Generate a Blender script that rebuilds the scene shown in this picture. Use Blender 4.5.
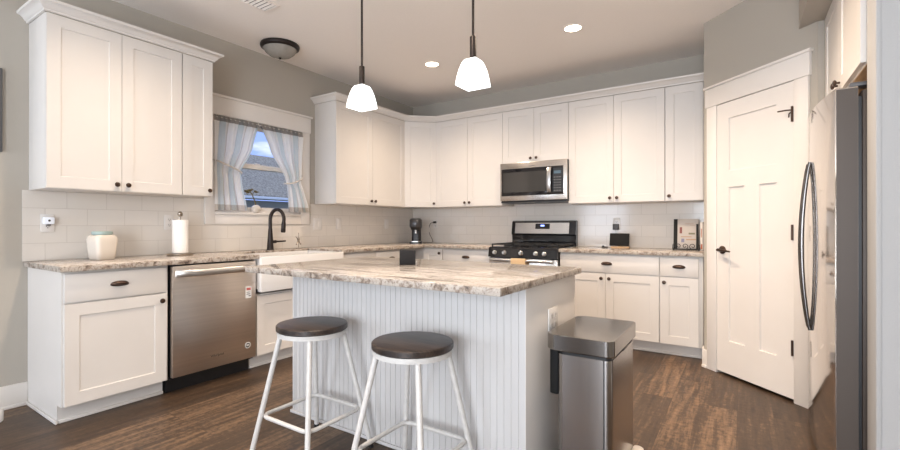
import bpy, bmesh, math, random
from mathutils import Vector, Matrix
PI = math.pi
random.seed(7)
for o_ in list(bpy.data.objects): bpy.data.objects.remove(o_)
S = bpy.context.scene
C = S.collection

# ---------------------------------------------------------------- camera
cam_d = bpy.data.cameras.new('camera'); cam = bpy.data.objects.new('camera', cam_d); C.objects.link(cam)
cam.location = (3.8126, -5.0221, 1.1455)
cam.rotation_euler = (PI/2 + 0.0008, 0, 0.5947)
cam_d.sensor_width = 36; cam_d.lens = 452.244/900*36; cam_d.shift_x = 12.143/900
cam_d.clip_start = 0.05
S.camera = cam
# ---------------------------------------------------------------- view
S.view_settings.view_transform = 'Standard'; S.view_settings.look = 'None'
S.view_settings.gamma = 1; S.view_settings.use_curve_mapping = False
S.view_settings.exposure = 0.31
# ---------------------------------------------------------------- world (sky with clouds)
W = bpy.data.worlds.new('sky'); S.world = W; W.use_nodes = True
nt = W.node_tree; nt.nodes.clear()
wo = nt.nodes.new('ShaderNodeOutputWorld'); bg = nt.nodes.new('ShaderNodeBackground')
tc = nt.nodes.new('ShaderNodeTexCoord'); no = nt.nodes.new('ShaderNodeTexNoise'); rp = nt.nodes.new('ShaderNodeValToRGB')
mp = nt.nodes.new('ShaderNodeMapping'); mp.inputs['Scale'].default_value = (3, 3, 14)
no.inputs['Scale'].default_value = 1.6; no.inputs['Detail'].default_value = 5
rp.color_ramp.elements[0].position = .45; rp.color_ramp.elements[0].color = (.26, .37, .80, 1)
rp.color_ramp.elements[1].position = .66; rp.color_ramp.elements[1].color = (.92, .95, 1, 1)
nt.links.new(tc.outputs['Generated'], mp.inputs['Vector']); nt.links.new(mp.outputs[0], no.inputs['Vector'])
nt.links.new(no.outputs['Fac'], rp.inputs[0]); nt.links.new(rp.outputs[0], bg.inputs['Color'])
bg.inputs['Strength'].default_value = 1.3
nt.links.new(bg.outputs[0], wo.inputs[0])
# ---------------------------------------------------------------- added daylight lamps behind the camera, tilted up to brighten the ceiling
def area(name, loc, rot, sx, sy, power, col, shape='RECTANGLE'):
    l = bpy.data.lights.new(name, 'AREA'); l.shape = shape; l.size = sx; l.size_y = sy
    l.energy = power; l.color = col
    o = bpy.data.objects.new(name, l); C.objects.link(o); o.location = loc; o.rotation_euler = rot
    return o
area('added_daylight_right', (3.78, -7.42, 1.25), (PI/2+.36, 0, 0), 1.75, 2.1, 140, (.90, .95, 1))
area('added_daylight_left', (.72, -7.42, 1.35), (PI/2+.36, 0, 0), 1.1, 1.9, 48, (.80, .90, 1))
CAN_POWER = 150
CAN_ANGLE = 142
CAN_COL = (1, .80, .61)
PENDANT_STRENGTH = 1.6

# ---------------------------------------------------------------- materials
M = {}

def mat(name, col, rough=.5, metal=0, spec=.5, emit=None, est=0):
    m = bpy.data.materials.new(name); m.use_nodes = True
    b = m.node_tree.nodes['Principled BSDF']
    b.inputs['Base Color'].default_value = (*col, 1); b.inputs['Roughness'].default_value = rough
    b.inputs['Metallic'].default_value = metal; b.inputs['Specular IOR Level'].default_value = spec
    if emit: b.inputs['Emission Color'].default_value = (*emit, 1); b.inputs['Emission Strength'].default_value = est
    M[name] = m; return m
def nodes(m): return m.node_tree.nodes, m.node_tree.links, m.node_tree.nodes['Principled BSDF']
def vary(m, scale, amt, stretch=(1, 1, 1), bump=0, detail=4, rough=0):
    """soft noise variation of the base colour, optional bump"""
    n, l, b = nodes(m)
    t = n.new('ShaderNodeTexCoord'); mpn = n.new('ShaderNodeMapping'); mpn.inputs['Scale'].default_value = stretch
    nz = n.new('ShaderNodeTexNoise'); nz.inputs['Scale'].default_value = scale; nz.inputs['Detail'].default_value = detail
    l.new(t.outputs['Object'], mpn.inputs['Vector']); l.new(mpn.outputs[0], nz.inputs['Vector'])
    c = b.inputs['Base Color'].default_value[:3]
    r = n.new('ShaderNodeValToRGB')
    r.color_ramp.elements[0].position = .3; r.color_ramp.elements[1].position = .7
    r.color_ramp.elements[0].color = (*[x*(1-amt) for x in c], 1); r.color_ramp.elements[1].color = (*[min(1, x*(1+amt)) for x in c], 1)
    l.new(nz.outputs['Fac'], r.inputs[0]); l.new(r.outputs[0], b.inputs['Base Color'])
    if bump:
        bp = n.new('ShaderNodeBump'); bp.inputs['Strength'].default_value = bump; bp.inputs['Distance'].default_value = .002
        l.new(nz.outputs['Fac'], bp.inputs['Height']); l.new(bp.outputs[0], b.inputs['Normal'])
    return m
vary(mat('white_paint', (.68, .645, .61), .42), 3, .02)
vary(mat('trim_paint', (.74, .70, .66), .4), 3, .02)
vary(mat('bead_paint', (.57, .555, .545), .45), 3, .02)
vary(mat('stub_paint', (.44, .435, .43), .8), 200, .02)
vary(mat('wall_paint', (.42, .385, .335), .85), 220, .03, bump=.08)
vary(mat('ceiling_paint', (.89, .835, .785), .9), 160, .02, bump=.08)
vary(mat('steel', (.50, .47, .445), .30, 1), 60, .06, (1, 1, .02))
vary(mat('steel_door', (.72, .66, .61), .32, 1), 60, .05, (1, .02, 1))
vary(mat('can_steel', (.43, .41, .395), .24, 1), 60, .06, (1, 1, .02))
vary(mat('steel_flat', (.62, .59, .56), .24, 1), 60, .05, (.02, 1, 1))
vary(mat('mirror_steel', (.66, .60, .55), .09, 1), 40, .02, (1, 1, .02))
mat('steel_handle', (.66, .65, .64), .28, 1)
vary(mat('lid_steel', (.27, .255, .24), .20, 1), 60, .05, (.03, 1, 1))
mat('dark_steel', (.17, .16, .155), .22, 1)
mat('bronze', (.085, .055, .042), .32, .9)
mat('bronze_dark', (.035, .028, .026), .4, .7)
mat('antique_metal', (.30, .25, .20), .3, 1)
mat('pedal_steel', (.78, .72, .66), .35, .6)
mat('black_plastic', (.012, .012, .013), .4)
mat('matte_black', (.012, .012, .012), .7, spec=.15)
mat('black_metal', (.02, .02, .02), .5, .3)
mat('black_glass', (.012, .012, .014), .05)
mat('oven_window', (.04, .038, .036), .06)
mat('grey_plastic', (.09, .085, .085), .45)
mat('fridge_side', (.075, .058, .047), .5, .2)
mat('kettle_grey', (.06, .06, .065), .3, .4)
mat('porcelain', (.78, .76, .74), .12)
mat('plate_white', (.72, .69, .66), .2)
mat('nightlight', (.78, .80, .84), .3, emit=(.7, .8, 1), est=.15)
mat('cream_ceramic', (.66, .60, .53), .25)
mat('aqua_lid', (.31, .40, .385), .4)
vary(mat('paper', (.86, .84, .82), .95), 90, .03, bump=.2)
vary(mat('stool_white', (.60, .58, .555), .42), 40, .07)
mat('tan_cloth', (.55, .40, .24), .9)
mat('cord_grey', (.30, .28, .27), .5)
mat('twig', (.13, .105, .045), .7)
mat('cord_white', (.62, .58, .54), .7)
mat('slot_dark', (.05, .045, .04), .6)
mat('book_dark', (.018, .018, .017), .7, spec=.2)
mat('book_pale', (.48, .43, .39), .6)
mat('book_cream', (.76, .70, .63), .6)
mat('book_red', (.42, .12, .07), .6)
mat('print_wine', (.22, .07, .06), .6)
mat('print_green', (.20, .19, .12), .6)
mat('print_brown', (.42, .28, .20), .6)
mat('print_blue', (.22, .21, .30), .6)
mat('label_white', (.80, .79, .77), .5)
mat('label_red', (.55, .12, .10), .5)
mat('clear_dark', (.10, .09, .085), .3)
mat('frame_grey', (.07, .07, .075), .5)
mat('cube_dark', (.022, .021, .022), .8, spec=.2)
mat('picture_paper', (.4, .4, .38), .7)
vary(mat('plywood', (.50, .33, .19), .6), 8, .15, (1, 12, 1))
mat('display_blue', (.02, .02, .05), .2, emit=(.25, .35, 1), est=3)
mat('display_dim', (.03, .04, .05), .2, emit=(.3, .45, .55), est=.25)
mat('pendant_glass', (.9, .9, .9), .3, emit=(.93, .97, 1), est=PENDANT_STRENGTH)
mat('pendant_bulb', (.9, .9, .9), .5, emit=(.93, .97, 1), est=6)
mat('can_glow', (.9, .85, .8), .5, emit=(1, .84, .64), est=9)
mat('alabaster', (.30, .28, .25), .25); vary(M['alabaster'], 14, .12)
mat('siding', (.36, .36, .33), .8)
mat('grass', (.10, .15, .05), .9)
mat('gutter', (.75, .80, .82), .5)
vary(mat('roof_shingle', (.34, .31, .23), .9), 24, .5, (1, 1, 1), bump=.3)

# window glass
m = mat('pane_glass', (1, 1, 1), .0); b = m.node_tree.nodes['Principled BSDF']
b.inputs['Transmission Weight'].default_value = 1; b.inputs['IOR'].default_value = 1.02; b.inputs['Specular IOR Level'].default_value = .3

# wood seat
m = mat('seat_wood', (.055, .036, .028), .38); n, l, b = nodes(m)
t = n.new('ShaderNodeTexCoord'); mpn = n.new('ShaderNodeMapping'); mpn.inputs['Scale'].default_value = (1, 14, 6); mpn.inputs['Rotation'].default_value = (0, 0, .5)
nz = n.new('ShaderNodeTexNoise'); nz.inputs['Scale'].default_value = 9; nz.inputs['Detail'].default_value = 8
r = n.new('ShaderNodeValToRGB'); r.color_ramp.elements[0].position = .32; r.color_ramp.elements[1].position = .72
r.color_ramp.elements[0].color = (.014, .010, .009, 1); r.color_ramp.elements[1].color = (.066, .044, .033, 1)
l.new(t.outputs['Object'], mpn.inputs[0]); l.new(mpn.outputs[0], nz.inputs['Vector']); l.new(nz.outputs['Fac'], r.inputs[0]); l.new(r.outputs[0], b.inputs['Base Color'])
bp = n.new('ShaderNodeBump'); bp.inputs['Strength'].default_value = .25; bp.inputs['Distance'].default_value = .002
l.new(nz.outputs['Fac'], bp.inputs['Height']); l.new(bp.outputs[0], b.inputs['Normal'])

# plank floor (planks run along Y)
m = mat('plank_floor', (.2, .13, .09), .42, spec=.35); n, l, b = nodes(m)
t = n.new('ShaderNodeTexCoord'); sx = n.new('ShaderNodeSeparateXYZ'); cx = n.new('ShaderNodeCombineXYZ')
l.new(t.outputs['Object'], sx.inputs[0]); l.new(sx.outputs['Y'], cx.inputs['X']); l.new(sx.outputs['X'], cx.inputs['Y'])
br = n.new('ShaderNodeTexBrick'); br.offset = .37; br.inputs['Scale'].default_value = 1
br.inputs['Brick Width'].default_value = 1.22; br.inputs['Row Height'].default_value = .18
br.inputs['Mortar Size'].default_value = .0012; br.inputs['Mortar Smooth'].default_value = .3; br.inputs['Bias'].default_value = 0
br.inputs['Color1'].default_value = (.0, .0, .0, 1); br.inputs['Color2'].default_value = (1, 1, 1, 1); br.inputs['Mortar'].default_value = (.3, .3, .3, 1)
l.new(cx.outputs[0], br.inputs['Vector'])
mpg = n.new('ShaderNodeMapping'); mpg.inputs['Scale'].default_value = (24, 1.5, 1); l.new(t.outputs['Object'], mpg.inputs[0])
# shift grain per plank
addv = n.new('ShaderNodeVectorMath'); addv.operation = 'MULTIPLY_ADD'; addv.inputs[1].default_value = (9, 17, 3)
l.new(br.outputs['Color'], addv.inputs[0]); l.new(mpg.outputs[0], addv.inputs[2])
g1 = n.new('ShaderNodeTexNoise'); g1.inputs['Scale'].default_value = 1.2; g1.inputs['Detail'].default_value = 9; g1.inputs['Roughness'].default_value = .68; g1.inputs['Distortion'].default_value = .35
l.new(addv.outputs[0], g1.inputs['Vector'])
g2 = n.new('ShaderNodeTexNoise'); g2.inputs['Scale'].default_value = 34; g2.inputs['Detail'].default_value = 7; g2.inputs['Roughness'].default_value = .7; l.new(t.outputs['Object'], g2.inputs['Vector'])
mix1 = n.new('ShaderNodeMath'); mix1.operation = 'MULTIPLY_ADD'; mix1.inputs[1].default_value = .17; l.new(br.outputs['Color'], mix1.inputs[0]); 
mm = n.new('ShaderNodeMath'); mm.operation = 'MULTIPLY_ADD'; mm.inputs[1].default_value = .42; l.new(g2.outputs['Fac'], mm.inputs[0]); 
g1m = n.new('ShaderNodeMath'); g1m.operation = 'MULTIPLY_ADD'; g1m.inputs[1].default_value = .70; g1m.inputs[2].default_value = .11; l.new(g1.outputs['Fac'], g1m.inputs[0]); l.new(g1m.outputs[0], mm.inputs[2]); l.new(mm.outputs[0], mix1.inputs[2])
r = n.new('ShaderNodeValToRGB'); e = r.color_ramp.elements
e[0].position = .50; e[0].color = (.018, .0115, .008, 1); e[1].position = 1.04; e[1].color = (.27, .165, .094, 1)
k = e.new(.78); k.color = (.076, .047, .029, 1)
l.new(mix1.outputs[0], r.inputs[0])
mx = n.new('ShaderNodeMix'); mx.data_type = 'RGBA'; l.new(br.outputs['Fac'], mx.inputs['Factor']); l.new(r.outputs[0], mx.inputs[6]); mx.inputs[7].default_value = (.05, .032, .02, 1)
l.new(mx.outputs[2], b.inputs['Base Color'])
bp = n.new('ShaderNodeBump'); bp.inputs['Strength'].default_value = .12; bp.inputs['Distance'].default_value = .003
l.new(g1.outputs['Fac'], bp.inputs['Height']); l.new(bp.outputs[0], b.inputs['Normal'])

# backsplash tile
def tile_mat(name, axis, u0):
    m = mat(name, (.74, .71, .68), .12); n, l, b = nodes(m)
    t = n.new('ShaderNodeTexCoord'); sx = n.new('ShaderNodeSeparateXYZ'); cx = n.new('ShaderNodeCombineXYZ')
    l.new(t.outputs['Object'], sx.inputs[0])
    au = n.new('ShaderNodeMath'); au.operation = 'ADD'; au.inputs[1].default_value = u0; l.new(sx.outputs[axis], au.inputs[0])
    av = n.new('ShaderNodeMath'); av.operation = 'SUBTRACT'; av.inputs[1].default_value = .914; l.new(sx.outputs['Z'], av.inputs[0])
    l.new(au.outputs[0], cx.inputs['X']); l.new(av.outputs[0], cx.inputs['Y'])
    br = n.new('ShaderNodeTexBrick'); br.offset = .5; br.inputs['Scale'].default_value = 1
    br.inputs['Brick Width'].default_value = .231; br.inputs['Row Height'].default_value = .1148
    br.inputs['Mortar Size'].default_value = .0017; br.inputs['Mortar Smooth'].default_value = .2
    br.inputs['Color1'].default_value = (.68, .64, .59, 1); br.inputs['Color2'].default_value = (.71, .665, .615, 1); br.inputs['Mortar'].default_value = (.57, .525, .48, 1)
    l.new(cx.outputs[0], br.inputs['Vector']); l.new(br.outputs['Color'], b.inputs['Base Color'])
    bp = n.new('ShaderNodeBump'); bp.invert = True; bp.inputs['Strength'].default_value = .5; bp.inputs['Distance'].default_value = .0015
    l.new(br.outputs['Fac'], bp.inputs['Height']); l.new(bp.outputs[0], b.inputs['Normal'])
tile_mat('tile_left', 'Y', 3.89); tile_mat('tile_back', 'X', .06)

# granite
def granite(name, rot, stretch, vein, base, dark, sc=1.0):
    m = mat(name, base, .13); n, l, b = nodes(m)
    t = n.new('ShaderNodeTexCoord'); mpn = n.new('ShaderNodeMapping'); mpn.inputs['Rotation'].default_value = (0, 0, rot); mpn.inputs['Scale'].default_value = stretch
    l.new(t.outputs['Object'], mpn.inputs[0])
    a = n.new('ShaderNodeTexNoise'); a.inputs['Scale'].default_value = 2.6*sc; a.inputs['Detail'].default_value = 8; a.inputs['Roughness'].default_value = .62; a.inputs['Distortion'].default_value = 1.1
    l.new(mpn.outputs[0], a.inputs['Vector'])
    r = n.new('ShaderNodeValToRGB'); e = r.color_ramp.elements
    e[0].position = .30; e[0].color = (*dark, 1); e[1].position = .80; e[1].color = (*vein, 1)
    k = e.new(.42); k.color = (*vein, 1); k = e.new(.51); k.color = (*base, 1); k = e.new(.62); k.color = (*[min(1, x*1.08) for x in base], 1)
    l.new(a.outputs['Fac'], r.inputs[0])
    f = n.new('ShaderNodeTexNoise'); f.inputs['Scale'].default_value = 95; f.inputs['Detail'].default_value = 5; l.new(t.outputs['Object'], f.inputs['Vector'])
    fr = n.new('ShaderNodeValToRGB'); fr.color_ramp.elements[0].position = .30; fr.color_ramp.elements[0].color = (.30, .25, .22, 1); fr.color_ramp.elements[1].position = .47; fr.color_ramp.elements[1].color = (1, 1, 1, 1)
    l.new(f.outputs['Fac'], fr.inputs[0])
    f2 = n.new('ShaderNodeTexNoise'); f2.inputs['Scale'].default_value = 22; f2.inputs['Detail'].default_value = 6; f2.inputs['Distortion'].default_value = .6; l.new(mpn.outputs[0], f2.inputs['Vector'])
    fr2 = n.new('ShaderNodeValToRGB'); fr2.color_ramp.elements[0].position = .33; fr2.color_ramp.elements[0].color = (.42, .33, .28, 1); fr2.color_ramp.elements[1].position = .46; fr2.color_ramp.elements[1].color = (1, 1, 1, 1)
    l.new(f2.outputs['Fac'], fr2.inputs[0])
    x1 = n.new('ShaderNodeMix'); x1.data_type = 'RGBA'; x1.blend_type = 'MULTIPLY'; x1.inputs['Factor'].default_value = .6
    l.new(r.outputs[0], x1.inputs[6]); l.new(fr.outputs[0], x1.inputs[7])
    x2 = n.new('ShaderNodeMix'); x2.data_type = 'RGBA'; x2.blend_type = 'MULTIPLY'; x2.inputs['Factor'].default_value = .7
    l.new(x1.outputs[2], x2.inputs[6]); l.new(fr2.outputs[0], x2.inputs[7])
    l.new(x2.outputs[2], b.inputs['Base Color'])
granite('granite_island', .10, (.9, 4.6, .8), (.29, .262, .24), (.48, .45, .42), (.11, .09, .08), 1.3)
granite('granite_counter', .5, (1.6, 1.6, 1.6), (.36, .29, .24), (.60, .54, .48), (.08, .06, .05), 2.4)

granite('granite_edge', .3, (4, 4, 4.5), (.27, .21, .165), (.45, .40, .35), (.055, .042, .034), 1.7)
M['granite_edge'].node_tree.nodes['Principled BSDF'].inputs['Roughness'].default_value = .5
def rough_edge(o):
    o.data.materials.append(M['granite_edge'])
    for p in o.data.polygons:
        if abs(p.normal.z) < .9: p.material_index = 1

# curtain stripes through the UV map
m = mat('curtain_cloth', (.7, .7, .7), .9); n, l, b = nodes(m)
uv = n.new('ShaderNodeUVMap'); uv.uv_map = 'cloth'; sx = n.new('ShaderNodeSeparateXYZ'); l.new(uv.outputs[0], sx.inputs[0])
fr = n.new('ShaderNodeMath'); fr.operation = 'MULTIPLY'; fr.inputs[1].default_value = 2.4; l.new(sx.outputs['X'], fr.inputs[0])
f2 = n.new('ShaderNodeMath'); f2.operation = 'FRACT'; l.new(fr.outputs[0], f2.inputs[0])
r = n.new('ShaderNodeValToRGB'); r.color_ramp.interpolation = 'CONSTANT'; e = r.color_ramp.elements
e[0].position = 0; e[0].color = (.95, .945, .93, 1); e[1].position = .30; e[1].color = (.62, .70, .735, 1)
k = e.new(.60); k.color = (.88, .88, .87, 1); k = e.new(.74); k.color = (.64, .60, .56, 1); k = e.new(.79); k.color = (.88, .88, .88, 1)
l.new(f2.outputs[0], r.inputs[0])
r2 = n.new('ShaderNodeValToRGB'); r2.color_ramp.interpolation = 'CONSTANT'; e = r2.color_ramp.elements
e[0].position = 0; e[0].color = (.66, .60, .53, 1); e[1].position = .055; e[1].color = (1, 1, 1, 1); k = e.new(.935); k.color = (.30, .265, .24, 1)
l.new(sx.outputs['Y'], r2.inputs[0])
mx = n.new('ShaderNodeMix'); mx.data_type = 'RGBA'; mx.blend_type = 'MULTIPLY'; mx.inputs['Factor'].default_value = 1
l.new(r.outputs[0], mx.inputs[6]); l.new(r2.outputs[0], mx.inputs[7]); l.new(mx.outputs[2], b.inputs['Base Color'])
b.inputs['Subsurface Weight'].default_value = 0
tr = n.new('ShaderNodeBsdfTranslucent'); trg = n.new('ShaderNodeMix'); trg.data_type = 'RGBA'; trg.inputs['Factor'].default_value = .35; trg.inputs[7].default_value = (1, .98, .95, 1); l.new(mx.outputs[2], trg.inputs[6]); l.new(trg.outputs[2], tr.inputs['Color'])
ms = n.new('ShaderNodeMixShader'); ms.inputs[0].default_value = .5
out = n['Material Output']; l.new(b.outputs[0], ms.inputs[1]); l.new(tr.outputs[0], ms.inputs[2]); l.new(ms.outputs[0], out.inputs[0])

# ---------------------------------------------------------------- mesh helpers
class MB:
    def __init__(s): s.bm = bmesh.new()
    def box(s, x0, x1, y0, y1, z0, z1, bev=0, seg=2):
        g = bmesh.ops.create_cube(s.bm, size=1); vs = g['verts']
        for v in vs:
            v.co = Vector(((x0+x1)/2 + v.co.x*(x1-x0), (y0+y1)/2 + v.co.y*(y1-y0), (z0+z1)/2 + v.co.z*(z1-z0)))
        if bev:
            es = list({e for v in vs for e in v.link_edges})
            bmesh.ops.bevel(s.bm, geom=es, offset=bev, segments=seg, profile=.5, affect='EDGES')
        return s
    def loft(s, rings, cap0=True, cap1=True, closed=False):
        R = [[s.bm.verts.new(p) for p in ring] for ring in rings]; n = len(R[0])
        pairs = list(zip(R[:-1], R[1:])) + ([(R[-1], R[0])] if closed else [])
        for a, b in pairs:
            for i in range(n):
                try: s.bm.faces.new((a[i], a[(i+1) % n], b[(i+1) % n], b[i]))
                except ValueError: pass
        if cap0 and not closed: s.bm.faces.new(list(reversed(R[0])))
        if cap1 and not closed: s.bm.faces.new(R[-1])
        return s
    def tube(s, pts, r, seg=10, closed=False):
        P = [Vector(p) for p in pts]; n = len(P)
        rr = r if isinstance(r, (list, tuple)) else [r]*n
        def tang(i):
            if closed: return (P[(i+1) % n] - P[i-1]).normalized()
            return (P[min(i+1, n-1)] - P[max(i-1, 0)]).normalized()
        t = tang(0); up = Vector((0, 0, 1)) if abs(t.z) < .9 else Vector((1, 0, 0))
        nn = (up - t*up.dot(t)).normalized(); rings = []
        for i in range(n):
            t = tang(i); nn = (nn - t*nn.dot(t)).normalized(); bb = t.cross(nn)
            rings.append([P[i] + (nn*math.cos(2*PI*k/seg) + bb*math.sin(2*PI*k/seg))*rr[i] for k in range(seg)])
        return s.loft(rings, closed=closed)
    def lathe(s, prof, c=(0, 0, 0), seg=32, axis='z', closed=False, cap0=True, cap1=True):
        rings = []
        for r, h in prof:
            r = max(r, 1e-4); ring = []
            for k in range(seg):
                a = 2*PI*k/seg; u, v = r*math.cos(a), r*math.sin(a)
                p = {'z': (u, v, h), 'y': (u, h, -v), 'x': (h, u, v)}[axis]
                ring.append(Vector(p) + Vector(c))
            rings.append(ring)
        return s.loft(rings, cap0, cap1, closed)
    def prism(s, poly, z0, z1, bev=0):
        a = [s.bm.verts.new((x, y, z0)) for x, y in poly]; b = [s.bm.verts.new((x, y, z1)) for x, y in poly]; n = len(poly)
        fs = [s.bm.faces.new(list(reversed(a))), s.bm.faces.new(b)]
        for i in range(n): fs.append(s.bm.faces.new((a[i], a[(i+1) % n], b[(i+1) % n], b[i])))
        bmesh.ops.recalc_face_normals(s.bm, faces=fs)
        if bev:
            es = list({e for f in fs[:2] for e in f.edges})
            bmesh.ops.bevel(s.bm, geom=es, offset=bev, segments=2, profile=.5, affect='EDGES')
        return s
    def sweep(s, prof, path, closed_prof=True):
        """profile [(out, z)] swept along plan path [(x, y, nx, ny)] : point = (x+nx*out, y+ny*out, z)"""
        rings = [[Vector((x+nx*o, y+ny*o, z)) for o, z in prof] for x, y, nx, ny in path]
        return s.loft(rings)
    def xf(s, mtx): bmesh.ops.transform(s.bm, matrix=mtx, verts=s.bm.verts); return s

def obj(name, mb, m, parent=None, loc=(0, 0, 0), rotz=0, ang=35, kind=None, label=None):
    bm = mb.bm; bmesh.ops.recalc_face_normals(bm, faces=bm.faces)
    me = bpy.data.meshes.new(name); bm.to_mesh(me); bm.free()
    me.polygons.foreach_set('use_smooth', [True]*len(me.polygons)); me.set_sharp_from_angle(angle=math.radians(ang))
    me.materials.append(M[m] if isinstance(m, str) else m)
    o = bpy.data.objects.new(name, me); C.objects.link(o); o.location = loc; o.rotation_euler = (0, 0, rotz)
    if parent: o.parent = parent
    if kind: o['kind'] = kind
    if label: o['label'] = label
    return o
def thing(name, label, cat, loc=(0, 0, 0), rotz=0, group=None):
    o = bpy.data.objects.new(name, None); C.objects.link(o); o.location = loc; o.rotation_euler = (0, 0, rotz)
    o.empty_display_size = .05
    o['label'] = label; o['category'] = cat
    if group: o['group'] = group
    return o
def tag(o, label, cat, group=None):
    o['label'] = label; o['category'] = cat
    if group: o['group'] = group
    return o
def struct(name, mb, m, parent=None, **k): return obj(name, mb, m, parent, kind='structure', **k)
def rrect(hx, hy, r, z, n=6, cx=0, cy=0):
    pts = []
    for sx, sy, a0 in ((1, 1, 0), (-1, 1, PI/2), (-1, -1, PI), (1, -1, 1.5*PI)):
        for k in range(n+1):
            a = a0 + PI/2*k/n
            pts.append(Vector((cx + sx*(hx-r) + r*math.cos(a), cy + sy*(hy-r) + r*math.sin(a), z)))
    return pts
def text_mesh(name, txt, size, depth, m, parent, loc, rot):
    cu = bpy.data.curves.new(name, 'FONT'); cu.body = txt; cu.size = size; cu.extrude = depth; cu.align_x = 'CENTER'; cu.align_y = 'CENTER'
    tmp = bpy.data.objects.new(name, cu); C.objects.link(tmp)
    bpy.context.view_layer.update()
    me = bpy.data.meshes.new_from_object(tmp.evaluated_get(bpy.context.evaluated_depsgraph_get()))
    bpy.data.objects.remove(tmp); me.materials.clear(); me.materials.append(M[m])
    o = bpy.data.objects.new(name, me); C.objects.link(o); o.parent = parent; o.location = loc; o.rotation_euler = rot
    return o

# ================================================================= SETTING
CZ = 2.785
struct('floor', MB().box(-.12, 6.0, -7.6, .12, -.06, 0), 'plank_floor')
struct('ceiling', MB().box(-.12, 6.0, -7.6, .12, CZ, CZ+.06), 'ceiling_paint')
WY0, WY1, WZ0, WZ1 = -2.857, -1.938, 1.262, 2.113
w = MB(); w.box(-.12, 0, -7.6, WY0, 0, CZ); w.box(-.12, 0, WY1, .12, 0, CZ); w.box(-.12, 0, WY0, WY1, 0, WZ0); w.box(-.12, 0, WY0, WY1, WZ1, CZ)
struct('wall_left', w, 'wall_paint')
struct('wall_back', MB().box(0, 5.09, 0, .12, 0, CZ), 'wall_paint')
struct('wall_pantry_side', MB().prism([(3.545, -.767), (3.66, -.72), (3.66, 0), (3.545, 0)], 0, CZ), 'wall_paint')
PR = -PI/4
pw = MB(); pw.box(0, .143, 0, .1, 0, CZ); pw.box(.772, .912, 0, .1, 0, CZ); pw.box(.143, .772, 0, .1, 2.085, CZ)
struct('wall_pantry', pw, 'wall_paint', loc=(3.545, -.767, 0), rotz=PR)
struct('wall_alcove', MB().box(4.19, 4.97, -1.41, -1.30, 0, CZ), 'wall_paint')
struct('wall_right', MB().box(4.97, 5.09, -7.6, 0, 0, CZ), 'wall_paint')
struct('wall_stub', MB().box(4.2555, 4.97, -2.60, -2.455, 0, CZ), 'stub_paint')
struct('trim_stub', MB().box(4.24, 4.255, -2.605, -2.450, 0, CZ, .002), 'stub_paint')
struct('wall_soffit', MB().prism([(4.106, -2.454), (4.97, -2.454), (4.97, -1.411), (4.187, -1.411), (4.106, -1.330)], 2.40, CZ), 'wall_paint')
# unseen wall behind the camera, openings placed to shape daylight reflections on steel
wb = MB(); wb.box(0, .16, -7.6, -7.48, 0, CZ); wb.box(1.28, 2.9, -7.6, -7.48, 0, CZ); wb.box(4.68, 5.0, -7.6, -7.48, 0, CZ); wb.box(2.9, 4.68, -7.6, -7.48, 2.32, CZ); wb.box(.16, 1.28, -7.6, -7.48, 2.32, CZ); wb.box(.16, 1.28, -7.6, -7.48, 0, .38)
struct('wall_behind', wb, 'wall_paint')
# tile backsplash
tl = MB(); tl.box(0, .006, -4.119, -2.949, .9145, 1.3715); tl.box(0, .006, -2.949, -1.806, .9145, 1.156); tl.box(0, .006, -1.806, -.001, .9145, 1.3715)
struct('trim_backsplash_left', tl, 'tile_left')
struct('trim_backsplash_back', MB().box(.006, 3.544, -.006, 0, .9145, 1.40), 'tile_back')
# baseboards
struct('baseboard_left', MB().box(0, .014, -7.48, -4.093, 0, .145, .003).box(.014, .026, -7.48, -4.093, 0, .022, .004), 'trim_paint')
bp_ = MB(); bp_.box(0, .048, -.014, 0, 0, .145, .003); bp_.box(.866, .905, -.014, 0, 0, .145, .003); bp_.box(0, .048, -.026, -.014, 0, .022, .004)
struct('baseboard_pantry', bp_, 'trim_paint', loc=(3.545, -.767, 0), rotz=PR)
struct('baseboard_pantry_side', MB().box(3.531, 3.545, -.770, -.66, 0, .145, .003), 'trim_paint')
struct('baseboard_stub', MB().box(4.255, 4.97, -2.627, -2.613, 0, .13, .003), 'trim_paint')

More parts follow.
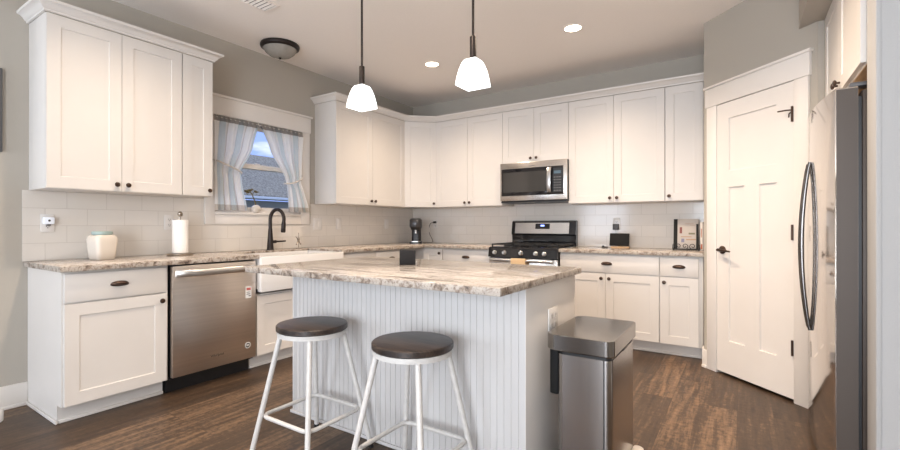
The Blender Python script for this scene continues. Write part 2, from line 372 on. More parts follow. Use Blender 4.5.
# ---------------- pantry door
d = struct('door_1', MB(), 'trim_paint', loc=(3.545, -.767, 0), rotz=PR)
def panel_door(x0, x1, z0, z1, y0, y1, holes, rec=.007):
    """slab with recessed rectangular panels"""
    mb = MB()
    xs = sorted({x0, x1, *[h[0] for h in holes], *[h[1] for h in holes]}); zs = sorted({z0, z1, *[h[2] for h in holes], *[h[3] for h in holes]})
    vt = {}
    def V(x, z, y):
        k = (round(x, 5), round(z, 5), round(y, 5))
        if k not in vt: vt[k] = mb.bm.verts.new((x, y, z))
        return vt[k]
    for i in range(len(xs)-1):
        for j in range(len(zs)-1):
            a, b_, c, e_ = xs[i], xs[i+1], zs[j], zs[j+1]
            if any(h[0] <= a and b_ <= h[1] and h[2] <= c and e_ <= h[3] for h in holes): continue
            mb.bm.faces.new((V(a, c, y0), V(b_, c, y0), V(b_, e_, y0), V(a, e_, y0)))
    t = .0025
    for h in holes:
        # ring of edge points on the outer loop incl. grid vertices
        ox = [x for x in xs if h[0] <= x <= h[1]]; oz = [z for z in zs if h[2] <= z <= h[3]]
        loop = [(x, h[2]) for x in ox] + [(h[1], z) for z in oz[1:]] + [(x, h[3]) for x in reversed(ox[:-1])] + [(h[0], z) for z in reversed(oz[1:-1])]
        def inn(p): return (min(max(p[0], h[0]+t), h[1]-t), min(max(p[1], h[2]+t), h[3]-t))
        o_ = [V(x, z, y0) for x, z in loop]; i_ = [V(*inn(p), y0+rec) for p in loop]
        for k in range(len(loop)):
            kk = (k+1) % len(loop)
            try: mb.bm.faces.new((o_[k], o_[kk], i_[kk], i_[k]))
            except ValueError: pass
        mb.bm.faces.new(list(dict.fromkeys(i_)))
    # sides + back
    bx = xs; bz = zs
    per = [(x, z0) for x in bx] + [(x1, z) for z in bz[1:]] + [(x, z1) for x in reversed(bx[:-1])] + [(x0, z) for z in reversed(bz[1:-1])]
    f = [V(x, z, y0) for x, z in per]; bk = [V(x, z, y1) for x, z in per]
    for k in range(len(per)):
        kk = (k+1) % len(per); mb.bm.faces.new((f[k], f[kk], bk[kk], bk[k]))
    mb.bm.faces.new(bk)
    return mb
obj('door_slab', panel_door(.146, .769, .022, 2.079, -.013, .035, [(.257, .648, 1.559, 1.958), (.257, .397, .27, 1.435), (.518, .650, .27, 1.435)], .011), 'trim_paint', d)
hd = obj('door_handle', MB().lathe([(.031, -.0045), (.031, -.010), (.026, -.014), (.012, -.018), (.011, -.045)], (.202, -.009, .957), 24, 'y')
         .tube([(.190, -.054, .957), (.22, -.057, .958), (.27, -.059, .955), (.312, -.057, .950)], [.009, .010, .008, .006], 10), 'bronze', d)
obj('latch_knob', MB().lathe([(.010, -.0045), (.010, -.012), (.006, -.014)], (.158, -.009, .957), 14, 'y'), 'bronze', d)
for z in (1.865, 1.10, .352):
    obj('hinge', MB().box(.752, .768, -.016, -.0133, z-.049, z+.049, .001).lathe([(.0065, -.05), (.0065, .05)], (.764, -.0205, z), 10), 'bronze', d)
obj('hinge_stop', MB().tube([(.766, -.012, 1.892), (.735, -.04, 1.894), (.700, -.062, 1.892)], .0045, 8).tube([(.766, -.012, 1.892), (.745, -.022, 1.87), (.735, -.012, 1.85)], .004, 8), 'bronze', d)
cs = MB(); cs.box(.047, .143, -.018, 0, 0, 2.082, .002); cs.box(.772, .866, -.018, 0, 0, 2.082, .002)
cs.box(.036, .877, -.022, 0, 2.083, 2.228, .002); cs.box(.026, .890, -.034, 0, 2.228, 2.246, .003)
struct('trim_pantry_casing', cs, 'trim_paint', loc=(3.545, -.767, 0), rotz=PR)
struct('trim_pantry_jamb', MB().box(.135, .1455, .036, .1, 0, 2.085).box(.7695, .78, .036, .1, 0, 2.085), 'trim_paint', loc=(3.545, -.767, 0), rotz=PR)

# ---------------- kitchen window
wn = struct('window_1', MB().box(-.12, -.0005, WY0-.0, WY0+.014, WZ0, WZ1).box(-.12, -.0005, WY1-.014, WY1, WZ0, WZ1).box(-.12, -.0005, WY0, WY1, WZ1-.014, WZ1).box(-.12, -.0005, WY0, WY1, WZ0, WZ0+.012), 'trim_paint')
def sash(nm, x0, x1, z0, z1, s_, rb, rt):
    y0, y1 = WY0+.015, WY1-.015
    o = obj(nm, MB().box(x0, x1, y0, y0+s_, z0, z1, .003).box(x0, x1, y1-s_, y1, z0, z1, .003).box(x0, x1, y0+s_, y1-s_, z0, z0+rb, .003).box(x0, x1, y0+s_, y1-s_, z1-rt, z1, .003), 'trim_paint', wn)
    obj('pane', MB().box((x0+x1)/2-.002, (x0+x1)/2+.002, y0+s_, y1-s_, z0+rb, z1-rt), 'pane_glass', o)
sash('upper_sash', -.105, -.075, 1.680, WZ1-.015, .04, .05, .04)
sash('lower_sash', -.070, -.040, WZ0+.013, 1.725, .04, .04, .045)
obj('sash_lock', MB().box(-.074, -.052, -2.42, -2.37, 1.7255, 1.738, .003), 'plate_white', wn)
obj('window_sill', MB().box(-.0395, .034, WY0+.001, WY1-.001, WZ0-.02, WZ0, .003), 'trim_paint', wn)
tc_ = MB(); tc_.box(0, .02, -2.948, WY0, 1.157, WZ1, .002); tc_.box(0, .02, WY1, -1.827, 1.157, WZ1, .002)
tc_.box(0, .024, -2.962, -1.815, WZ1, 2.268, .002); tc_.box(0, .04, -2.976, -1.802, 2.268, 2.288, .003); tc_.box(0, .018, WY0, WY1, 1.157, WZ0-.021, .002)
struct('trim_window_casing', tc_, 'trim_paint')

# ---------------- outside
struct('ground_outside', MB().box(-14, -.2, -8, 12, -.5, -.4), 'grass')
hs = thing('neighbor_house', 'grey shingled roof of the house seen through the kitchen window', 'house', (-4.1, 0, -.4))
obj('wall', MB().box(-3.0, -.25, -3, 7, 0, 2.05), 'siding', hs)
obj('roof', MB().loft([[Vector((0, y, 2.05)), Vector((0, y, 2.14)), Vector((-3.0, y, 3.44)), Vector((-3.0, y, 3.34))] for y in (-3.3, 7.3)]), 'roof_shingle', hs)
obj('gutter', MB().box(.001, .09, -3.3, 7.3, 2.065, 2.115, .01), 'gutter', hs)

# ================================================================= CABINETS
def knob(x, y, z, parent, sc=1.0):
    return obj('knob', MB().lathe([(.006*sc, 0), (.0055*sc, -.012*sc), (.013*sc, -.016*sc), (.0165*sc, -.021*sc), (.0145*sc, -.027*sc), (.006*sc, -.030*sc)], (x, y, z), 16, 'y'), 'bronze', parent)
def shaker(x0, x1, z0, z1, yb, st=.070):
    """shaker door, back at yb, face at yb-.02"""
    return panel_door(x0, x1, z0, z1, yb-.02, yb, [(x0+st, x1-st, z0+st, z1-st)], .006)
def slab(x0, x1, z0, z1, yb): return MB().box(x0, x1, yb-.02, yb, z0, z1, .002)
def cup_pull(x, y, z, parent):
    mb = MB(); a, dpt, h = .050, .027, .032; rings = []
    for k, (u, dy) in enumerate([(1.0, 0), (1.0, .003), (.90, .006), (.86, .010), (.72, .019), (.50, .0245), (.22, .0268), (.02, .0272)]):
        ring = []
        for i in range(32):
            th = 2*PI*i/32; cx_ = math.cos(th); sz = math.sin(th)
            ring.append(Vector((x + a*u*math.copysign(abs(cx_)**.9, cx_), y - dy - .0003, z + (.020 if sz > 0 else .013)*u*math.copysign(abs(sz)**.85, sz) + (.004 if dy > .004 else 0))))
        rings.append(ring)
    mb.loft(rings)
    return obj('cup_pull', mb, 'bronze', parent, ang=60)
GAP = .0015
def upper_cabinet(label, origin, rotz, w, d, z0, z1, doors, group='white wall cabinets'):
    """doors: list of (x0, x1, knob side or None)"""
    t = thing('wall_cabinet', label, 'wall cabinet', origin, rotz, group)
    obj('body', MB().box(0, w, -d, 0, z0, z1, .001), 'white_paint', t)
    for x0, x1, k in doors:
        dr = obj('door', shaker(x0+GAP, x1-GAP, z0+.004, z1-.004, -d-.001), 'white_paint', t)
        if k: knob(x0+.033 if k == 'l' else x1-.033, -d-.0212, z0+.046, dr)
    return t
Z0, Z1 = 1.3725, 2.44
D = .304
RL = PI/2
# left run (local x -> +Y, front -> +X)
upper_cabinet('wide two-door white wall cabinet above the cookie jar, left of the window', (.0008, -4.0865, 0), RL, .797, D, Z0, Z1, [(.0, .402, 'r'), (.402, .797, 'l')])
upper_cabinet('narrow one-door white wall cabinet directly left of the curtained window', (.0008, -3.2885, 0), RL, .236, D, Z0, Z1, [(.004, .236, 'r')])
upper_cabinet('two-door white wall cabinet right of the window, bluish side panel showing', (.0008, -1.7432, 0), RL, 1.146, D, Z0, Z1, [(0, .5545, 'r'), (.5545, 1.144, 'l')])
# diagonal corner cabinet
t = thing('wall_cabinet', 'diagonal one-door white wall cabinet in the corner above the coffee maker', 'wall cabinet', (0, 0, 0), 0, 'white wall cabinets')
obj('body', MB().prism([(.001, -.001), (.001, -.5955), (D, -.5955), (.6055, -D), (.6055, -.001)], Z0, Z1), 'white_paint', t)
Ld = math.hypot(.6055-D, .5955-D); ang = math.atan2(.5955-D, .6055-D)
dd = shaker(.012, Ld-.012, Z0+.004, Z1-.004, -.001).xf(Matrix.Translation((D, -.5955, 0)) @ Matrix.Rotation(ang, 4, 'Z'))
dr = obj('door', dd, 'white_paint', t)
kb = knob(0, 0, 0, dr); kb.location = Matrix.Translation((D, -.5955, 0)) @ Matrix.Rotation(ang, 4, 'Z') @ Vector((Ld-.045, -.0212, Z0+.046)); kb.rotation_euler = (0, 0, ang)
# back run
upper_cabinet('two-door white wall cabinet on the back wall left of the microwave', (.6065, -.001, 0), 0, .920, D, Z0, Z1, [(0, .46, 'r'), (.46, .92, 'l')])
upper_cabinet('short two-door white wall cabinet directly above the microwave', (1.5275, -.001, 0), 0, .761, D, 1.838, Z1, [(0, .379, 'r'), (.379, .761, 'l')])
upper_cabinet('two-door white wall cabinet right of the microwave, above the black tablet', (2.2895, -.001, 0), 0, .9105, D, Z0, Z1, [(0, .453, 'r'), (.453, .910, 'l')])
upper_cabinet('narrow one-door white wall cabinet above the cookbook, nearest the pantry', (3.2008, -.001, 0), 0, .3425, D, Z0, Z1, [(.004, .312, 'l')])
# over-fridge cabinet (faces -X)
upper_cabinet('white cabinet mounted high above the refrigerator, wooden underside showing', (4.56, -1.412, 0), -PI/2, 1.030, .318, 1.83, 2.398, [(.022, .507, 'r'), (.507, 1.026, 'l')])
of = [o for o in bpy.data.objects if o.get('label', '').startswith('white cabinet mounted high')][0]
obj('underside_panel', MB().box(.02, 1.012, -.316, -.004, 1.824, 1.8299), 'plywood', of, label='bare wooden underside of the cabinet')

# crown mouldings
CP = [(0, 2.4405), (.012, 2.4405), (.014, 2.452), (.022, 2.456), (.030, 2.470), (.044, 2.483), (.058, 2.487), (.060, 2.502), (0, 2.502)]
F = D + .022
s2 = math.sqrt(2)
def crown(label, path):
    o = obj('crown_molding', MB().sweep(CP, path), 'white_paint'); tag(o, label, 'crown molding', 'white crown moldings')
crown('white crown molding atop the cabinets left of the window', [(.002, -4.088, 0, -1), (F, -4.088, 1, -1), (F, -3.052, 1, 1), (.002, -3.052, 0, 1)])
tq = math.tan(PI/8)
crown('long white crown molding running above the microwave and corner cabinets', [(.002, -1.745, 0, -1), (F, -1.745, 1, -1), (F, -.592, 1, -tq), (.592+.02, -F, tq, -1), (3.5435, -F, 0, -1)])

# base cabinets -------------------------------------------------------------
BD = .608   # carcass depth, door face at .629
def base_cabinet(label, origin, rotz, w, fronts, d=BD, toe=.078, z1=.879):
    """fronts: ('door', x0, x1, z0, z1, knobside) / ('drawer', x0, x1, z0, z1)"""
    t = thing('base_cabinet', label, 'base cabinet', origin, rotz, 'white base cabinets')
    obj('body', MB().box(0, w, -d, 0, .105, z1, .001), 'white_paint', t)
    obj('toe_kick', MB().box(0, w, -d+toe, 0, .0005, .1049).box(0, w, -d+toe-.014, -d+toe, .0005, .02, .004), 'white_paint', t)
    for f in fronts:
        if f[0] == 'door':
            dr = obj('door', shaker(f[1]+GAP, f[2]-GAP, f[3], f[4], -d-.001), 'white_paint', t)
            if f[5]: knob(f[1]+.035 if f[5] == 'l' else f[2]-.035, -d-.0212, f[4]-.045, dr)
        else:
            dr = obj('drawer', slab(f[1]+GAP, f[2]-GAP, f[3], f[4], -d-.001), 'white_paint', t)
            cup_pull((f[1]+f[2])/2, -d-.0212, (f[3]+f[4])/2 + .0, dr)
    return t
lc = base_cabinet('white base cabinet at the left end, drawer over one door', (.001, -4.087, 0), RL, .567, [('drawer', .002, .552, .702, .866), ('door', .002, .552, .112, .693, 'r')], d=.600, toe=.072)
obj('end_panel', MB().prism([(-.0005, 0), (-.528, 0), (-.528, .105), (-.600, .105), (-.600, .8785), (-.0005, .8785)], .0, .004).xf(Matrix(((0, 0, -1, -.0003), (1, 0, 0, 0), (0, 1, 0, .0008), (0, 0, 0, 1)))), 'white_paint', lc)
obj('end_skirting', MB().box(-.017, -.0045, -.545, -.001, .0005, .02, .004), 'white_paint', lc)
sb = base_cabinet('white sink base cabinet with two doors under the apron sink', (.001, -2.872, 0), RL, .912, [('door', .012, .455, .112, .585, 'r'), ('door', .455, .90, .112, .585, 'l')], d=.600, toe=.072, z1=.595)
base_cabinet('white base cabinet between the apron sink and the back corner', (.001, -1.957, 0), RL, 1.0, [('drawer', .002, .5, .702, .866), ('drawer', .5, .998, .702, .866), ('door', .002, .5, .112, .693, 'r'), ('door', .5, .998, .112, .693, 'l')], d=.600, toe=.072)
cc = base_cabinet('white corner base cabinet with one knobbed door below the coffee maker', (.001, -.001, 0), 0, .905, [('door', .632, .903, .112, .866, 'r')], toe=.072)
base_cabinet('white base cabinet with cup-pull drawer, left of the gas range', (.9075, -.001, 0), 0, .624, [('drawer', .002, .622, .702, .866), ('door', .002, .312, .112, .693, 'r'), ('door', .312, .622, .112, .693, 'l')])
base_cabinet('white base cabinet with one wide drawer over two doors, right of the range', (2.3005, -.001, 0), 0, .897, [('drawer', .002, .895, .702, .866), ('door', .002, .4375, .112, .693, 'r'), ('door', .4375, .895, .112, .693, 'l')])
base_cabinet('narrow white base cabinet beside the pantry wall, drawer over one door', (3.1985, -.001, 0), 0, .332, [('drawer', .002, .300, .702, .866), ('door', .002, .300, .112, .693, 'l')])

# worktops ------------------------------------------------------------------
obj('side_stile', MB().box(0, .0125, -.6005, -.02, .5955, .8795), 'white_paint', sb)
obj('side_stile', MB().box(.8995, .912, -.6005, -.02, .5955, .8795), 'white_paint', sb)
o = obj('worktop', MB().prism([(.0075, -4.112), (.655, -4.112), (.655, -2.860), (.17, -2.860), (.17, -1.972), (.655, -1.972), (.655, -.655), (1.533, -.655), (1.533, -.0075), (.0075, -.0075)], .8805, .914, .003), 'granite_counter')
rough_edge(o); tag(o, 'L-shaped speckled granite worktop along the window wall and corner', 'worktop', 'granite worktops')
o = obj('worktop', MB().prism([(2.2985, -.0075), (2.2985, -.655), (3.543, -.655), (3.543, -.0075)], .8805, .914, .003), 'granite_counter')
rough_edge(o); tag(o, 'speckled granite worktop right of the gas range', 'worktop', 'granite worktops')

# apron sink ----------------------------------------------------------------
sk = thing('apron_sink', 'white porcelain apron-front farmhouse sink below the window', 'sink', (0, -2.416, 0))
mb = MB(); X0, X1, H = .172, .672, .4415
outer = [Vector(p) for p in ((X0, -H, 0), (X1, -H, 0), (X1, H, 0), (X0, H, 0))]
inner = [Vector(p) for p in ((X0+.03, -H+.03, 0), (X1-.035, -H+.03, 0), (X1-.035, H-.03, 0), (X0+.03, H-.03, 0))]
def at(z, L, k=1): return [Vector((p.x, p.y, z)) for p in L]
mb.loft([at(.64, outer), at(.893, outer), at(.8955, [p*1 for p in outer]), at(.8955, inner), at(.68, inner)], True, True)
bmesh.ops.bevel(mb.bm, geom=[e for e in mb.bm.edges if e.is_manifold and e.calc_face_angle(0) > .9], offset=.008, segments=3, affect='EDGES', profile=.5)
# apron skirt covering the front down to z=.617
mb.box(.6215, .676, -.4428, .4428, .617, .8963, .008)
obj('basin', mb, 'porcelain', sk)
obj('drain', MB().lathe([(.045, .681), (.045, .684), (.02, .683)], (.42, 0, 0), 24), 'steel_handle', sk)

# faucet --------------------------------------------------------------------
fc = thing('kitchen_faucet', 'tall dark bronze gooseneck faucet behind the white sink', 'faucet', (.115, -2.375, .9145))
obj('faucet_body', MB().lathe([(.034, 0), (.034, .006), (.031, .012), (.025, .10), (.018, .20)], (0, 0, 0), 24), 'bronze_dark', fc)
pts = [(0, 0, .20)]
for k in range(0, 15):
    a = PI - PI*1.07*k/14; pts.append((.075 + .075*math.cos(a), 0, .285 + .095*math.sin(a)))
obj('spout', MB().tube(pts, .0165, 14), 'bronze_dark', fc)
e1 = Vector(pts[-1]); e0 = Vector(pts[-2]); dv = (e1-e0).normalized()
obj('spray_head', MB().tube([e1, e1+dv*.02, e1+dv*.09, e1+dv*.10], [.0175, .020, .022, .018], 14), 'bronze_dark', fc)
obj('lever', MB().tube([(.008, .012, .075), (.032, .045, .077)], .015, 12).tube([(.032, .045, .077), (.055, .078, .079), (.085, .118, .081)], [.009, .008, .007], 10), 'bronze_dark', fc)
for o in fc.children: pass
fc.rotation_euler = (0, 0, .30)

# ================================================================= DISHWASHER
dw = thing('dishwasher', 'stainless steel dishwasher between the left base cabinet and sink', 'dishwasher', (0, -3.196, 0))
obj('tub', MB().box(.01, .605, -.310, .310, .10, .8795), 'black_plastic', dw)
obj('door', MB().box(.606, .642, -.312, .312, .118, .868, .004), 'steel_door', dw)
hp = []
for k in range(17):
    u = -1+2*k/16; hp.append((.642 + .052*(1-abs(u)**6*.98), .292*u, .818))
mb = MB(); rings = [[Vector((x-.006, y, z-.023)), Vector((x+.004, y, z-.022)), Vector((x+.009, y, z-.012)), Vector((x+.010, y, z)), Vector((x+.009, y, z+.012)), Vector((x+.004, y, z+.022)), Vector((x-.006, y, z+.023))] for x, y, z in hp]
mb.loft(rings); obj('handle', mb, 'steel_handle', dw)
obj('kick_plate', MB().box(.05, .545, -.310, .310, .0005, .099), 'black_plastic', dw)
st = obj('energy_label', MB().box(.6421, .6427, .225, .275, .585, .675), 'label_white', dw, label='white paper sticker with a red logo')
obj('label_print', MB().box(.6428, .6431, .232, .268, .645, .664), 'label_red', st)
obj('label_text', MB().box(.6428, .6431, .232, .258, .628, .632), 'slot_dark', st)
obj('label_text', MB().box(.6428, .6431, .250, .268, .598, .604), 'slot_dark', st)
obj('label_text', MB().box(.6428, .6431, .232, .262, .613, .618), 'slot_dark', st)
bd = obj('round_badge', MB().lathe([(.024, .6422), (.024, .6434), (.02, .6438)], (0, .243, .222), 24, 'x'), 'clear_dark', dw)
obj('badge_ring', MB().lathe([(.0235, .6438), (.0235, .6446), (.019, .6446), (.019, .6438)], (0, .243, .222), 24, 'x', closed=True), 'label_white', bd)
obj('badge_mark', MB().box(.6438, .6444, .233, .253, .218, .227), 'label_white', bd)
text_mesh('logo', 'Whirlpool', .024, .0004, 'slot_dark', dw, (.6424, .0, .204), (PI/2, 0, PI/2))

# ================================================================= RANGE
rg = thing('gas_range', 'stainless and black gas range against the back wall', 'range', (1.917, 0, 0))
hw = .379
obj('body', MB().box(-hw, hw, -.640, -.03, .02, .895, .003), 'black_metal', rg)
obj('feet', MB().box(-hw+.02, hw-.02, -.58, -.06, .0005, .0199), 'black_plastic', rg)
obj('cooktop', MB().box(-hw, hw, -.665, -.09, .8955, .917, .004), 'black_glass', rg)
obj('control_panel', MB().loft([[Vector((x, -.6405, .808)), Vector((x, -.694, .812)), Vector((x, -.680, .900)), Vector((x, -.6655, .912)), Vector((x, -.6405, .895))] for x in (-hw, hw)]), 'black_glass', rg)
for kx in (-.300, -.187, -.002, .158, .250):
    k_ = obj('burner_knob', MB().lathe([(.022, -.692), (.022, -.700), (.018, -.703), (.0165, -.722), (.014, -.727)], (kx, 0, .860), 18, 'y').box(kx-.004, kx+.004, -.731, -.722, .844, .876, .001), 'steel_handle', rg)
dr = obj('oven_door', MB().box(-hw+.003, hw-.003, -.682, -.6405, .22, .802, .004), 'steel_flat', rg)
obj('oven_window', MB().box(-.26, .26, -.684, -.6821, .36, .62), 'black_glass', dr)
oh = obj('oven_handle', MB().tube([(-.335, -.728, .784), (.335, -.728, .784)], .0125, 14).box(-.345, -.315, -.735, -.6821, .768, .800, .004).box(.315, .345, -.735, -.6821, .768, .800, .004), 'steel_handle', rg)
obj('storage_drawer', MB().box(-hw+.003, hw-.003, -.678, -.6405, .06, .214, .004), 'steel_flat', rg)
gr = MB()
for gx in (-.25, 0, .25):
    x0, x1 = gx-.122, gx+.122
    for y in (-.62, -.36, -.13): gr.box(x0, x1, y-.006, y+.006, .935, .948, .002)
    for x in (x0+.006, gx, x1-.006): gr.box(x-.006, x+.006, -.626, -.124, .935, .948, .002)
    for x in (x0+.006, x1-.006):
        for y in (-.62, -.13): gr.box(x-.006, x+.006, y-.006, y+.006, .9172, .936)
obj('grate', gr, 'black_metal', rg)
for bx, by in ((-.25, -.49), (-.25, -.24), (0, -.36), (.25, -.49), (.25, -.24)):
    obj('burner', MB().lathe([(.045, .9172), (.045, .924), (.036, .926), (.036, .932), (.01, .933)], (bx, by, 0), 20), 'black_metal', rg)
bk = obj('backguard', MB().loft([[Vector((x, -.02, .917)), Vector((x, -.085, .917)), Vector((x, -.085, 1.03)), Vector((x, -.105, 1.045)), Vector((x, -.082, 1.19)), Vector((x, -.05, 1.20)), Vector((x, -.02, 1.19))] for x in (-hw, hw)]), 'black_glass', rg)
def bgp(x0, x1, s0, s1, off, th):   # panel on the sloped face of the backguard
    a, b_ = Vector((0, -.105, 1.045)), Vector((0, -.082, 1.19)); nrm = Vector((0, -.145, -.023)).normalized()
    pa, pb = a.lerp(b_, s0) + nrm*off, a.lerp(b_, s1) + nrm*off
    return MB().loft([[Vector((x, pa.y, pa.z)), Vector((x, pb.y, pb.z)), Vector((x, pb.y, pb.z)) + nrm*th, Vector((x, pa.y, pa.z)) + nrm*th] for x in (x0, x1)])
obj('steel_fascia', bgp(-.335, .305, .06, .90, .0005, .003), 'steel_flat', bk)
ds = obj('display', bgp(-.085, .085, .42, .84, .004, .002), 'black_glass', bk)
obj('clock_digits', bgp(-.022, .022, .62, .74, .0063, .001), 'display_blue', ds)
# tan towel over the oven handle
o = obj('dish_towel', MB().loft([[Vector((x, y, z)) for y, z in [(-.707, .64), (-.707, .787), (-.715, .802), (-.728, .807), (-.741, .802), (-.749, .787), (-.749, .60), (-.743, .60), (-.743, .786), (-.737, .796), (-.728, .800), (-.719, .796), (-.713, .786), (-.713, .64)]] for x in (1.825, 1.86, 1.94, 1.985)]), 'tan_cloth')
tag(o, 'tan dish towel folded over the oven handle of the range', 'towel')

# ================================================================= MICROWAVE
mw = thing('microwave', 'stainless over-the-range microwave hung below the short cabinet', 'microwave', (1.917, 0, 1.405))
obj('case', MB().box(-.3795, .3795, -.372, -.0075, 0, .4315, .003), 'black_metal', mw)
fd = obj('door', MB().box(-.3795, .3795, -.404, -.3725, .012, .4315, .004), 'steel_flat', mw)
obj('window', MB().box(-.362, .345, -.4062, -.4042, .066, .366, .0008), 'black_glass', fd)
obj('viewing_screen', MB().box(-.342, .170, -.4072, -.4063, .105, .325), 'oven_window', fd)
hp = [(.205, -.4065, .085), (.205, -.43, .09), (.205, -.447, .13), (.205, -.452, .215), (.205, -.447, .305), (.205, -.43, .35), (.205, -.4065, .355)]
mb = MB(); rings = []
for x, y, z in hp: rings.append([Vector((x-.020, y, z)), Vector((x+.020, y, z)), Vector((x+.020, y-.009, z)), Vector((x, y-.013, z)), Vector((x-.020, y-.009, z))])
mb.loft(rings); obj('handle', mb, 'steel_handle', fd)
kp = obj('keypad', MB().box(.238, .340, -.4073, -.4063, .09, .345), 'black_plastic', fd)
obj('display', MB().box(.245, .318, -.4081, -.4074, .285, .315), 'display_dim', kp)
for i in range(6):
    for j in range(3): obj('key_print', MB().box(.245+j*.028, .261+j*.028, -.4079, -.4074, .105+i*.028, .110+i*.028), 'cord_grey', kp)
obj('logo', MB().box(-.03, .03, -.4048, -.4041, .385, .392), 'cord_grey', fd)
obj('vent_base', MB().box(-.375, .375, -.395, -.02, -.008, -.0005), 'black_plastic', mw)

# ================================================================= ISLAND
il = thing('kitchen_island', 'white kitchen island with beadboard front and plain end panel', 'kitchen island', (2.2825, -2.89, 0))
ix0, ix1, iy0, iy1 = 1.52-2.2825, 3.045-2.2825, -3.22+2.89, -2.56+2.89
obj('body', MB().box(ix0+.014, ix1-.014, iy0+.012, iy1, .0005, .8815), 'white_paint', il)
# beadboard with routed double grooves
mb = MB(); prof = [(ix0+.02, 0)]; x = ix0+.03
while x < ix1-.03:
    prof += [(x-.0024, 0), (x-.0012, .0032), (x+.0012, .0032), (x+.0024, 0)]; x += .034
prof.append((ix1-.003, 0))
ftop = [mb.bm.verts.new((px, iy0+dp, .8812)) for px, dp in prof]; fbot = [mb.bm.verts.new((px, iy0+dp, .001)) for px, dp in prof]
for i in range(len(prof)-1): mb.bm.faces.new((fbot[i], fbot[i+1], ftop[i+1], ftop[i]))
btop = [mb.bm.verts.new((px, iy0+.0115, .8812)) for px in (prof[0][0], prof[-1][0])]; bbot = [mb.bm.verts.new((px, iy0+.0115, .001)) for px in (prof[0][0], prof[-1][0])]
mb.bm.faces.new((fbot[0], ftop[0], btop[0], bbot[0])); mb.bm.faces.new((ftop[-1], fbot[-1], bbot[1], btop[1]))
mb.bm.faces.new((bbot[0], btop[0], btop[1], bbot[1])); mb.bm.faces.new(ftop[::-1]+[btop[0], btop[1]]); mb.bm.faces.new(fbot+[bbot[1], bbot[0]])
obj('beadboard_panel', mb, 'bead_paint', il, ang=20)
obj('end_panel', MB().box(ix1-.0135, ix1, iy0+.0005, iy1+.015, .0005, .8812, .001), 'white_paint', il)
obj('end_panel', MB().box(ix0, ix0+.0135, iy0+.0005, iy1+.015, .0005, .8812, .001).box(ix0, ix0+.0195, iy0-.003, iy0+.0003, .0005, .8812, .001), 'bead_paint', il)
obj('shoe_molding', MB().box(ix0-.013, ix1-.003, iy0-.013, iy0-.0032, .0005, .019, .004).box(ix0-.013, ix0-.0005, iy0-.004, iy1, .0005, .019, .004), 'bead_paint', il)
for k in range(3):
    a = ix0+.02+k*.4985
    dr = obj('door', shaker(-(a+.4935), -(a+.005), .112, .866, -iy1-.001).xf(Matrix.Rotation(PI, 4, 'Z')), 'white_paint', il)
o = obj('island_countertop', MB().prism([(1.484, -3.518), (3.072, -3.518), (3.072, -2.518), (1.484, -2.518)], .882, .914, .003), 'granite_island')
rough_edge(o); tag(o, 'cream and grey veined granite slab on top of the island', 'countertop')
cu = obj('candle_holder', MB().box(-.047, .047, -.047, .047, 0, .087, .004), 'cube_dark', None, (2.157, -2.897, .9145), .68)
tag(cu, 'dark grey cube-shaped candle holder standing on the island countertop', 'candle holder')

# ================================================================= STOOLS
def make_stool(loc, label):
    t = thing('bar_stool', label, 'stool', loc, 0, 'bar stools at the island')
    R = .175
    obj('seat', MB().lathe([(R-.006, .624), (R, .629), (R, .648), (R-.004, .653), (R-.012, .655)], seg=48), 'seat_wood', t)
    obj('seat_ring', MB().lathe([(R-.014, .602), (R-.005, .602), (R-.004, .6235), (R-.014, .6235)], seg=48, closed=True), 'stool_white', t)
    for sx, sy in ((-1, -1), (1, -1), (1, 1), (-1, 1)):
        a = (R-.026)/math.sqrt(2)
        lg = obj('leg', MB().tube([(sx*a, sy*a, .618), (sx*.2065, sy*.2065, .012)], .0128, 12), 'stool_white', t)
        obj('foot_cap', MB().tube([(sx*.2050, sy*.2050, .022), (sx*.2075, sy*.2075, .0008)], .0145, 12), 'black_plastic', lg)
    zr = .205; q = .2065 - (.2065-a)*(zr-.012)/.606 - .003; pts = []
    for sx, sy, a0 in ((1, 1, 0), (-1, 1, PI/2), (-1, -1, PI), (1, -1, 1.5*PI)):
        for k in range(7):
            an = a0+PI/2*k/6; pts.append((sx*(q-.045)+.045*math.cos(an)+ (0), sy*(q-.045)+.045*math.sin(an), zr))
    obj('foot_rail', MB().tube(pts, .0098, 10, closed=True), 'stool_white', t)
    return t
make_stool((2.009, -3.486, 0), 'white metal bar stool with dark wood seat, on the left, nearer the dishwasher')
make_stool((2.640, -3.481, 0), 'white metal bar stool with dark wood seat, on the right, nearer the trash can')

# ================================================================= TRASH CAN
tx, ty = 3.234, -2.880
tr_ = thing('trash_can', 'stainless steel step trash can at the end of the island', 'trash can', (tx, ty, 0))
hx, hy = .140, .238
def can_ring(x0, x1, h, rl, rr_, z):
    """plan outline: big radius on the hinge side (rl), small on the pedal side (rr_)"""
    pts = []
    for cxs, sy, r, a0 in ((x1, 1, rr_, 0), (x0, 1, rl, PI/2), (x0, -1, rl, PI), (x1, -1, rr_, 1.5*PI)):
        sx = 1 if cxs == x1 else -1
        for k in range(8):
            a = a0 + PI/2*k/7
            pts.append(Vector((cxs - sx*r + r*math.cos(a), sy*(h-r) + r*math.sin(a), z)))
    return pts
obj('body', MB().loft([can_ring(-hx+.045, hx-.006, hy-.012, .03, .028, .03), can_ring(-hx+.045, hx-.006, hy-.012, .03, .028, .590)], True, True), 'can_steel', tr_, ang=50)
obj('base', MB().loft([can_ring(-hx+.047, hx-.004, hy-.010, .03, .028, .0008), can_ring(-hx+.047, hx-.004, hy-.010, .03, .028, .0295)]), 'black_plastic', tr_, ang=50)
